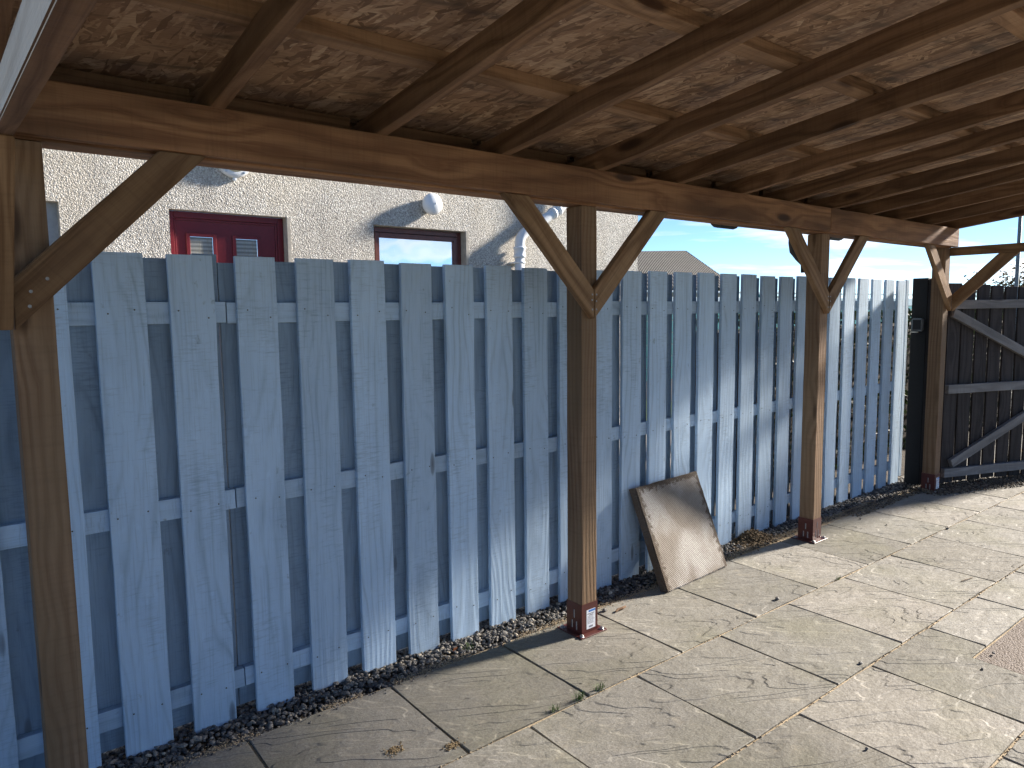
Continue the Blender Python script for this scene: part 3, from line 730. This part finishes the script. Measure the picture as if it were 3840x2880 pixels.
# ================================================================== LEANING CONCRETE SLAB
bl, br = Vector((2.872, .058, .004)), Vector((3.470, .083, .010)); ex = (br-bl).normalized()
ey = Vector((.005, .225, .545)); ey = (ey-ex*ey.dot(ex)).normalized(); ez = ex.cross(ey)
bm = bmesh.new(); hw, hh, th = .300, .297, .048
n_ = 14; pts = []
for k in range(4):
    A, B = [((-hw, -hh), (hw, -hh)), ((hw, -hh), (hw, hh)), ((hw, hh), (-hw, hh)), ((-hw, hh), (-hw, -hh))][k]
    for i in range(n_):
        f = i/n_; pts.append((A[0]+(B[0]-A[0])*f+random.uniform(-.002, .002), A[1]+(B[1]-A[1])*f+random.uniform(-.002, .002)))
T_ = [bm.verts.new((x, y, 0)) for x, y in pts]; B_ = [bm.verts.new((x*1.004, y*1.004, -th)) for x, y in pts]
ft = bm.faces.new(T_); bm.faces.new(B_[::-1])
for i in range(len(pts)): bm.faces.new((T_[i], B_[i], B_[(i+1) % len(pts)], T_[(i+1) % len(pts)]))
bmesh.ops.recalc_face_normals(bm, faces=bm.faces)
bmesh.ops.bevel(bm, geom=list(ft.edges), offset=.006, segments=2, affect='EDGES')
sb = mesh_obj('concrete_slab', bm, M_CONC); tag(sb, 'square dimpled concrete paving slab leaning against the fence', 'concrete slab')
m = Matrix((ex, ey, ez)).transposed().to_4x4(); m.translation = bl+ex*hw+ey*hh; sb.matrix_basis = m

# ================================================================== GATE
gate = empty('gate', (6.558, .04, 0), R(-21.45)); tag(gate, 'dark stained ledged and braced board gate with grey rails at the right', 'gate')
for i in range(10):
    x = -.015+i*.1605; zt = 1.748+random.uniform(-.008, .006)-.004*i
    timber('board', (x+.074, .012, .035+random.uniform(-.012, .01)), (x+.074+random.uniform(-.003, .003), .012, zt), .139+random.uniform(-.006, .003), .018, M_GATE, gate, up=(0, -1, 0), bev=.002)
for z in (.122, .852, 1.574):
    timber('rail', (-.012, -.019, z), (1.585, -.019, z+.002), .038, .075, M_GRAIL, gate, bev=.003)
timber('diagonal', (.02, -.0185, 1.50), (2.0, -.0185, .655+.07), .036, .075, M_GRAIL, gate, bev=.003) if False else None
timber('diagonal', (.01, -.0185, 1.505), (1.36, -.0185, .93), .036, .075, M_GRAIL, gate, bev=.003)
timber('diagonal', (.07, -.0185, .20), (1.36, -.0185, .78), .036, .075, M_GRAIL, gate, bev=.003)
gp = empty('gate_post', (6.41, .162, 0)); tag(gp, 'black stained gate post at the end of the fence', 'post')
bm = bmesh.new(); bbox(bm, 0, .105, 0, .125, -.1, 1.80, .004); mesh_obj('post', bm, M_DARKPOST, gp)
timber('edge_batten', (.022, -.0145, .0), (.022, -.0145, 1.79), .042, .026, M_GATE, gp, up=(0, 1, 0), bev=.002)
lk = empty('lock_box', (6.41, .222, 1.405)); tag(lk, 'small grey lock box on the black gate post', 'lock box')
bm = bmesh.new(); bbox(bm, -.045, -.0005, -.046, .046, -.056, .056, .012); mesh_obj('case', bm, M_LOCK, lk)
bm = bmesh.new(); bbox(bm, -.0475, -.0452, -.034, .034, -.042, .042, .001); mesh_obj('cover', bm, M_BLACK, lk)
bm = bmesh.new(); bbox(bm, -.05, -.001, .0, .05, -.068, -.0575, .003); mesh_obj('latch', bm, M_CHALK, lk)

# ================================================================== HOUSE
YH = 4.0
house = empty('house', (1.5, YH, 0)); house.location = (0, YH, 0)
tag(house, 'beige roughcast house behind the fence with a dark red door', 'house')
def wall_with_holes(x0, x1, z0, z1, holes):
    bm = bmesh.new(); xs_ = sorted({x0, x1, *[h[0] for h in holes], *[h[1] for h in holes]}); zs_ = sorted({z0, z1, *[h[2] for h in holes], *[h[3] for h in holes]})
    for a, b in zip(xs_, xs_[1:]):
        for c_, d_ in zip(zs_, zs_[1:]):
            if any(h[0] <= a and b <= h[1] and h[2] <= c_ and d_ <= h[3] for h in holes): continue
            bm.faces.new([bm.verts.new(p) for p in ((a, 0, c_), (b, 0, c_), (b, 0, d_), (a, 0, d_))])
    bmesh.ops.remove_doubles(bm, verts=bm.verts, dist=1e-5)
    for h in holes:                                   # reveals
        for p in (((h[0], h[2]), (h[0], h[3])), ((h[0], h[3]), (h[1], h[3])), ((h[1], h[3]), (h[1], h[2])), ((h[1], h[2]), (h[0], h[2]))):
            f = bm.faces.new([bm.verts.new(q) for q in ((p[0][0], 0, p[0][1]), (p[1][0], 0, p[1][1]), (p[1][0], .115, p[1][1]), (p[0][0], .115, p[0][1]))]); f.material_index = 1
    for q in (((x1, 0), (x1, 8)), ((x0, 8), (x0, 0))):
        bm.faces.new([bm.verts.new(v) for v in ((q[0][0], q[0][1], z0), (q[1][0], q[1][1], z0), (q[1][0], q[1][1], z1), (q[0][0], q[0][1], z1))])
    o = mesh_obj('wall', bm, M_HARL, house); o.data.materials.append(M_REVEAL); return o
D = (1.394, 2.378, .35, 2.422); Wn = (3.251, 4.351, 1.25, 2.415); Nc = (-.35, .627, 1.25, 2.412)
wall_with_holes(-6, 7.12, -.2, 5.2, [D, Wn, Nc])
def ring(name, x0, x1, z0, z1, w_, y0, y1, mat, parent):
    bm = bmesh.new()
    bbox(bm, x0, x0+w_, y0, y1, z0, z1, .003); bbox(bm, x1-w_, x1, y0, y1, z0, z1, .003); bbox(bm, x0+w_, x1-w_, y0, y1, z1-w_, z1, .003); bbox(bm, x0+w_, x1-w_, y0, y1, z0, z0+w_, .003)
    return mesh_obj(name, bm, mat, parent)
# smooth bands round the openings
box('smooth_band', 4.353, 4.385, -.004, .004, 1.2, 2.42, M_REVEAL, house, 0); box('smooth_band', 2.38, 2.41, -.004, .004, .3, 2.42, M_REVEAL, house, 0)
ring('door_frame', D[0]+.002, D[1]-.002, D[2]+.002, D[3]-.004, .05, .085, .15, M_RED, house)
dr = empty('door', (0, 0, 0)); dr.parent = house
ring('door_step_frame', D[0]+.054, D[1]-.054, D[2]+.054, D[3]-.056, .018, .095, .14, M_RED, dr)
bm = bmesh.new()
lx0, lx1, lz0, lz1 = D[0]+.074, D[1]-.074, D[2]+.074, D[3]-.076
pan = [(1.553, 1.775), (1.935, 2.157)]; pz0, pz1 = 1.55, 2.235
for a, b in ((lx0, pan[0][0]), (pan[0][1], pan[1][0]), (pan[1][1], lx1)): bbox(bm, a, b, .105, .14, lz0, lz1)
for a, b in pan: bbox(bm, a, b, .105, .14, pz1, lz1); bbox(bm, a, b, .105, .14, lz0, pz0)
mesh_obj('leaf', bm, M_RED, dr)
for a, b in pan:
    ring('pane_moulding', a-.012, b+.012, pz0-.012, pz1+.012, .03, .092, .1048, M_RED, dr); box('pane', a+.019, b-.019, .110, .116, pz0+.02, pz1-.02, M_BLIND, dr, 0)
wi = empty('window', (0, 0, 0)); wi.parent = house
ring('frame', Wn[0]+.003, Wn[1]-.003, Wn[2], Wn[3]-.005, .05, .09, .15, M_WFRAME, wi)
ring('sash', Wn[0]+.055, Wn[1]-.055, Wn[2]+.055, Wn[3]-.06, .048, .082, .13, M_WFRAME, wi)
box('pane', Wn[0]+.1, Wn[1]-.1, .104, .108, Wn[2]+.1, Wn[3]-.1, M_PANE, wi, 0)
box('grey_panel', Nc[0], Nc[1], .09, .11, Nc[2], Nc[3], M_NICHE, house, 0)
# bulkhead lamp over the door
bl_ = empty('bulkhead_light', (1.928, 0, 2.868)); bl_.parent = house
bm = bmesh.new(); lathe(bm, [(.150, -.001), (.150, -.03), (.140, -.048), (.112, -.052)], 36, 'Y'); mesh_obj('rim', bm, M_WPLAST, bl_, True)
bm = bmesh.new(); lathe(bm, [(.104, -.0525), (.09, -.07), (.05, -.083), (0, -.087)], 32, 'Y'); mesh_obj('lens', bm, M_CREAM, bl_, True)
bm = bmesh.new(); lathe(bm, [(.0165, -.001), (.0165, -.03), (0, -.033)], 12, 'Y', (0, 0, -.158)); mesh_obj('lug', bm, M_WPLAST, bl_)
for a in (-2.2, -.95): 
    bm = bmesh.new(); lathe(bm, [(.010, -.046), (.010, -.054), (0, -.055)], 10, 'Y', (.128*math.cos(a), 0, .128*math.sin(a))); mesh_obj('screw', bm, M_ZINC, bl_)
gl = empty('globe_light', (3.885, 0, 2.655)); gl.parent = house
bm = bmesh.new(); lathe(bm, [(.07, -.001), (.075, -.015), (.092, -.03), (.107, -.06), (.110, -.085), (.103, -.108), (.08, -.128), (.04, -.14), (0, -.143)], 36, 'Y'); mesh_obj('shade', bm, M_OPAL, gl, True)
bm = bmesh.new(); lathe(bm, [(.010, -.1405), (.010, -.147), (0, -.148)], 12, 'Y'); mesh_obj('knob', bm, M_WPLAST, gl, True)
# waste pipe
wp = empty('waste_pipe', (0, 0, 0)); wp.parent = house
Yp = -.095; r_ = .056
bm = bmesh.new(); tube(bm, [(5.02, Yp, -.1), (5.02, Yp, 2.16)], r_, 20); mesh_obj('lower_pipe', bm, M_WPLAST, wp, True)
bm = bmesh.new(); pts = [(5.02, Yp, 2.16), (5.02, Yp, 2.30)]
for k in range(1, 8):
    a = math.radians(60)*k/7; pts.append((5.02+.16*(1-math.cos(a)), Yp, 2.30+.16*math.sin(a)))
d_ = Vector((math.sin(math.radians(60)), 0, math.cos(math.radians(60)))); e_ = Vector(pts[-1])
pts += [tuple(e_+d_*.1), tuple(e_+d_*.62)]
e2 = Vector(pts[-1])
for k in range(1, 7):
    a = math.radians(60)*(1-k/6); e2 = e2+Vector((math.sin(a), 0, math.cos(a)))*.035; pts.append(tuple(e2))
pts.append((e2.x, Yp, 5.1))
tube(bm, pts, r_, 20); mesh_obj('bend', bm, M_WPLAST, wp, True)
for (c0, d0, prof) in (((5.02, Yp, 2.165), (0, 0, 1), [(.058, -.01), (.066, -.008), (.072, .0), (.072, .012), (.064, .02), (.063, .075), (.072, .085), (.073, .105), (.064, .112)]), ((5.02, Yp, 2.09), (0, 0, 1), [(.057, 0), (.064, .0), (.064, .022), (.057, .022)])):
    bm = bmesh.new(); lathe(bm, prof, 24); o = mesh_obj('collar', bm, M_WPLAST, wp, True); o.location = c0
for f in (.47, .56):
    bm = bmesh.new(); lathe(bm, [(.056, 0), (.069, .004), (.071, .02), (.069, .04), (.056, .046)], 24); o = mesh_obj('collar', bm, M_WPLAST, wp, True)
    o.location = e_+d_*(f); o.rotation_euler = d_.to_track_quat('Z', 'Y').to_euler()
for a, b in ((4.945, 4.962),):
    box('bracket', 4.945, 5.095, Yp+.0, 0, 2.095, 2.108, M_WPLAST, wp, 0)
# roof of the house (above the picture)
bm = bmesh.new(); v = [bm.verts.new(p) for p in ((-6.3, -.4, 5.15), (7.5, -.4, 5.15), (7.5, 4, 7.6), (-6.3, 4, 7.6), (7.5, 8.4, 5.15), (-6.3, 8.4, 5.15))]
bm.faces.new((v[0], v[1], v[2], v[3])); bm.faces.new((v[3], v[2], v[4], v[5])); bm.faces.new((v[1], v[4], v[2])); bm.faces.new((v[0], v[3], v[5])); bm.faces.new((v[0], v[5], v[4], v[1])); mesh_obj('roof', bm, M_ROOFT, house)

# ================================================================== FAR THINGS
fh = empty('far_house', (19.1, 14.7, -.2)); fh.rotation_euler = (0, 0, R(-39)); tag(fh, 'distant house with brown pantiled roof beyond the fence', 'house')
bm = bmesh.new(); bbox(bm, -9, 3.2, 0, 8, -.3, 2.45); mesh_obj('wall', bm, M_SLATEW, fh)
# two roof slopes and a sloping right end, each with its own flat local frame
def roof_face(pts):
    o_ = Vector(pts[0]); ex = (Vector(pts[1])-o_).normalized(); nn = ex.cross(Vector(pts[-1])-o_).normalized(); ey = nn.cross(ex)
    bm = bmesh.new(); A = [bm.verts.new(((Vector(p)-o_).dot(ex), (Vector(p)-o_).dot(ey), 0)) for p in pts]; B = [bm.verts.new((a.co.x, a.co.y, -.08)) for a in A]
    bm.faces.new(A); bm.faces.new(B[::-1]); k = len(A)
    for i in range(k): bm.faces.new((A[i], B[i], B[(i+1) % k], A[(i+1) % k]))
    o = mesh_obj('roof', bm, M_ROOFT, fh); m = Matrix((ex, ey, nn)).transposed().to_4x4(); m.translation = o_; o.matrix_basis = m
roof_face([(-9.3, -.4, 2.5), (3.6, -.4, 2.5), (2.55, 3.0, 4.05), (-9.3, 3.0, 4.05)])
roof_face([(3.6, 8.4, 2.5), (-9.3, 8.4, 2.5), (-9.3, 3.05, 4.05), (2.55, 3.05, 4.05)])
roof_face([(3.6, -.4, 2.5), (3.6, 8.4, 2.5), (2.6, 3.02, 4.05)])
# teal boarded screen behind the fence
ts = empty('teal_screen', (0, 2.2, 0)); tag(ts, 'teal horizontally boarded screen glimpsed through the fence gaps', 'screen')
for k in range(7):
    z = .92+k*.118; timber('board', (5.0, 0, z), (11.5, 0, z), .02, .108, M_TEAL if k < 5 else (M_STRIPE if k == 6 else M_TEAL), ts, bev=.003)
timber('cap', (4.95, 0, 1.735), (11.55, 0, 1.735), .05, .02, M_STRIPE, ts)
for x in (5.05, 7.2, 9.3, 11.4): timber('post', (x, .045, -.05), (x, .045, 1.72), .06, .06, M_TEAL, ts, up=(0, 1, 0))
def leaves(n_, fn, size, mat, name, parent):
    V, F = [], []
    for i in range(n_):
        c = fn()
        if c is None: continue
        c = Vector(c); q = Matrix.Rotation(random.uniform(0, 6.3), 3, Vector((random.gauss(0,1), random.gauss(0,1), random.gauss(0,1))).normalized())
        s = size*random.uniform(.6, 1.3); b = len(V)
        for p in ((-1, 0, 0), (-.1, -.45, .12), (1, 0, 0), (-.1, .45, .12)): V.append(tuple(c+q @ Vector(p)*s))
        F += [(b, b+1, b+2), (b, b+2, b+3)]
    return pymesh(name, (V, F), mat, parent)
hd = empty('hedge', (4.9, 1.25, 0)); tag(hd, 'dark green hedge behind the right half of the fence', 'hedge')
def hf():
    x, y, z = random.uniform(0, 6.5), random.uniform(-.3, .4), random.uniform(.0, 1.0)
    e = random.random()
    if e < .45: y = -.3+random.gauss(0, .03)
    elif e < .7: z = 1.0+random.gauss(0, .02)
    return (x, y, z*1.46+.04*mnoise.noise(Vector((x*3, y*3, z*3))))
leaves(9000, hf, .034, M_HEDGE, 'foliage', hd)
bm = bmesh.new(); bbox(bm, .05, 6.4, -.25, .35, .0, 1.36); mesh_obj('stems', bm, M_BARK, hd)
# tree beyond the gate
def tree(name, loc, trunk_h, crown_r, crown_c, n_leaf, size, label, mat=M_TREE):
    t = empty(name, loc); tag(t, label, 'tree')
    bm = bmesh.new(); tube(bm, [(0, 0, -.1), (.03, .02, trunk_h*.5), (0, .05, trunk_h)], [.09, .07, .05], 8); tips = []
    for k in range(46):
        a = random.uniform(0, 6.28); e = random.uniform(.1, 1.4); l_ = crown_r*random.uniform(.5, 1.05)
        p0 = Vector((0, .04, trunk_h*random.uniform(.55, 1))); d = Vector((math.cos(a)*math.cos(e), math.sin(a)*math.cos(e), math.sin(e)))
        p1 = p0+d*l_*.5+Vector((0, 0, .08)); p2 = p0+d*l_+Vector((random.gauss(0, .08), random.gauss(0, .08), random.gauss(.05, .08)))
        tube(bm, [p0, p1, p2], [.022, .014, .005], 5); tips += [p1, p2, (p1+p2)/2]
        for q in range(3):
            s0 = p1.lerp(p2, random.random()); s1 = s0+Vector((random.gauss(0, .2), random.gauss(0, .2), random.gauss(.1, .15))); tube(bm, [s0, s1], [.008, .003], 4); tips.append(s1)
    mesh_obj('trunk', bm, M_BARK, t)
    def f():
        p = random.choice(tips); return (p.x+random.gauss(0, .10), p.y+random.gauss(0, .10), p.z+random.gauss(0, .10))
    leaves(n_leaf, f, size, mat, 'crown', t); return t
tree('small_tree', (18.75, 2.95, 0), 1.4, 1.4, 2, 4600, .045, 'small thin leaved tree beyond the dark gate')
lp = empty('lamp_post', (16.47, 2.42, 0)); tag(lp, 'grey lamp post standing beyond the dark gate', 'lamp post')
bm = bmesh.new(); tube(bm, [(0, 0, -.1), (0, 0, 1.0), (0, 0, 1.05), (0, 0, 6.0)], [.06, .06, .036, .03], 14); mesh_obj('pole', bm, M_LAMPPOST, lp, True)
bm = bmesh.new(); bbox(bm, -.5, .1, -.09, .09, 5.98, 6.10, .03); mesh_obj('lantern', bm, M_LAMPPOST, lp)
# far wood on the skyline
V = ([], [])
def wf():
    a = random.uniform(-1.2, 1.25); ang = math.pi/2-a; d = 75+random.uniform(0, 14); x, y = d*math.sin(a), d*math.cos(a)
    top = 1.2+1.4*mnoise.noise(Vector((a*9, 3, 0)))+1.2*abs(mnoise.noise(Vector((a*40, 1, 0)))); return (x, y, random.uniform(-.2, max(.6, top+.9)))
fw = leaves(14000, wf, .85, M_FARWOOD, 'far_wood', None); tag(fw, 'dark far-off wood along the skyline', 'wood', kind='stuff')

# ================================================================== SMALL THINGS ON THE PAVING
def tuft(x, y, n_, h, label):
    V, F = [], []
    for i in range(n_):
        a = random.uniform(0, 6.28); bx_, by_ = random.gauss(0, .014), random.gauss(0, .005); l_ = h*random.uniform(.5, 1.1); ln = random.uniform(.3, 1.0)
        dx, dy = math.cos(a)*ln, math.sin(a)*ln; w_ = .0014; px, py = -dy*w_, dx*w_; b = len(V)
        V += [(bx_-px, by_-py, -.01), (bx_+px, by_+py, -.01), (bx_+dx*l_*.4+px*.8, by_+dy*l_*.4+py*.8, l_*.7), (bx_+dx*l_*.4-px*.8, by_+dy*l_*.4-py*.8, l_*.7), (bx_+dx*l_, by_+dy*l_, l_)]
        F += [(b, b+1, b+2, b+3), (b+3, b+2, b+4)]
    o = pymesh('grass_tuft', (V, F), M_GRASSBLADE); o.location = (x, y, 0); tag(o, label, 'grass tuft', 'grass tufts in the paving joints')
tuft(1.866, -.401, 46, .030, 'grass tuft in the long joint, nearest to the middle post')
tuft(1.749, -.402, 52, .034, 'biggest grass tuft in the long joint, middle of three')
tuft(1.614, -.398, 40, .028, 'grass tuft in the long joint, farthest left of three')
tuft(3.787, -.439, 24, .022, 'tiny grass tuft in the joint in front of the leaning slab')
tuft(1.652, .242, 34, .030, 'bright green weed growing in the gravel left of the middle post')
def pebble(name, x, y, r_, mat, label, cat, group=None, flat=.8):
    vf = ([], []); stone_into(vf, (0, 0, r_*.5), r_, flat); o = pymesh(name, vf, mat); o.location = (x, y, 0); tag(o, label, cat, group)
G = 'stray stones on the paving'
for (x, y, r_, lab) in ((3.251, -.374, .016, 'dark stray stone on the slab in front of the leaning slab'), (2.892, -.987, .011, 'dark stray stone at a slab corner in the middle of the paving'),
        (2.294, -1.29, .008, 'tiny dark stone on the slab at the bottom edge'), (5.057, .03, .013, 'dark stray stone near the third post, upper of two'), (5.057, -.158, .009, 'dark stray stone near the third post, lower of two'),
        (3.242, -1.345, .007, 'tiny stone just left of the brown pebbled slab'), (3.435, -1.326, .010, 'dark stone lying on the brown pebbled slab'), (5.27, -.473, .014, 'dark stone on the joint crossing near the gate'),
        (1.848, .177, .011, 'pale stone at the gravel edge left of the middle post'), (2.44, .122, .017, 'dark stone right beside the foot of the middle post')):
    pebble('stray_stone', x, y, r_, M_GRAVEL, lab, 'stone', G)
vf = ([], []); bmx = None
bm = bmesh.new(); tube(bm, [(-.035, -.004, .008), (-.01, .003, .010), (.02, .0, .010), (.05, .006, .009)], [.004, .007, .007, .005], 8); o = mesh_obj('stick', bm, M_TWIG); o.location = (2.505, .075, 0); tag(o, 'short broken stick on the paving right of the middle post', 'stick')
bm = bmesh.new(); tube(bm, [(-.06, .01, .004), (-.02, 0, .006), (.05, -.012, .004)], [.002, .003, .002], 6); o = mesh_obj('twig', bm, M_TWIG); o.location = (4.33, -.918, 0); tag(o, 'thin dark twig on the pale slabs at the right', 'twig')
V = [(-.014, -.006, .012), (.0, -.010, .016), (.016, .0, .020), (.002, .010, .017)]; o = pymesh('fallen_leaf', (V, [(0, 1, 2, 3)]), M_DRYLEAF); sd = o.modifiers.new('t', 'SOLIDIFY'); sd.thickness = .0008; o.location = (1.583, .245, .006); tag(o, 'orange brown fallen leaf on the gravel', 'leaf')
for (x, y, lab) in ((1.007, -.219, 'dried moss clump on the dark slab, left one'), (1.175, -.329, 'dried moss clump on the dark slab, by the joint')):
    vf = ([], [])
    for k in range(150):
        a, d = random.uniform(0, 6.28), abs(random.gauss(0, .015)); stone_into(vf, (d*math.cos(a)*1.3, d*math.sin(a), random.uniform(0, .004)), random.uniform(.002, .005), .6)
    o = pymesh('moss_clump', vf, M_MOSS); o.location = (x, y, 0); tag(o, lab, 'moss', 'dried moss clumps')
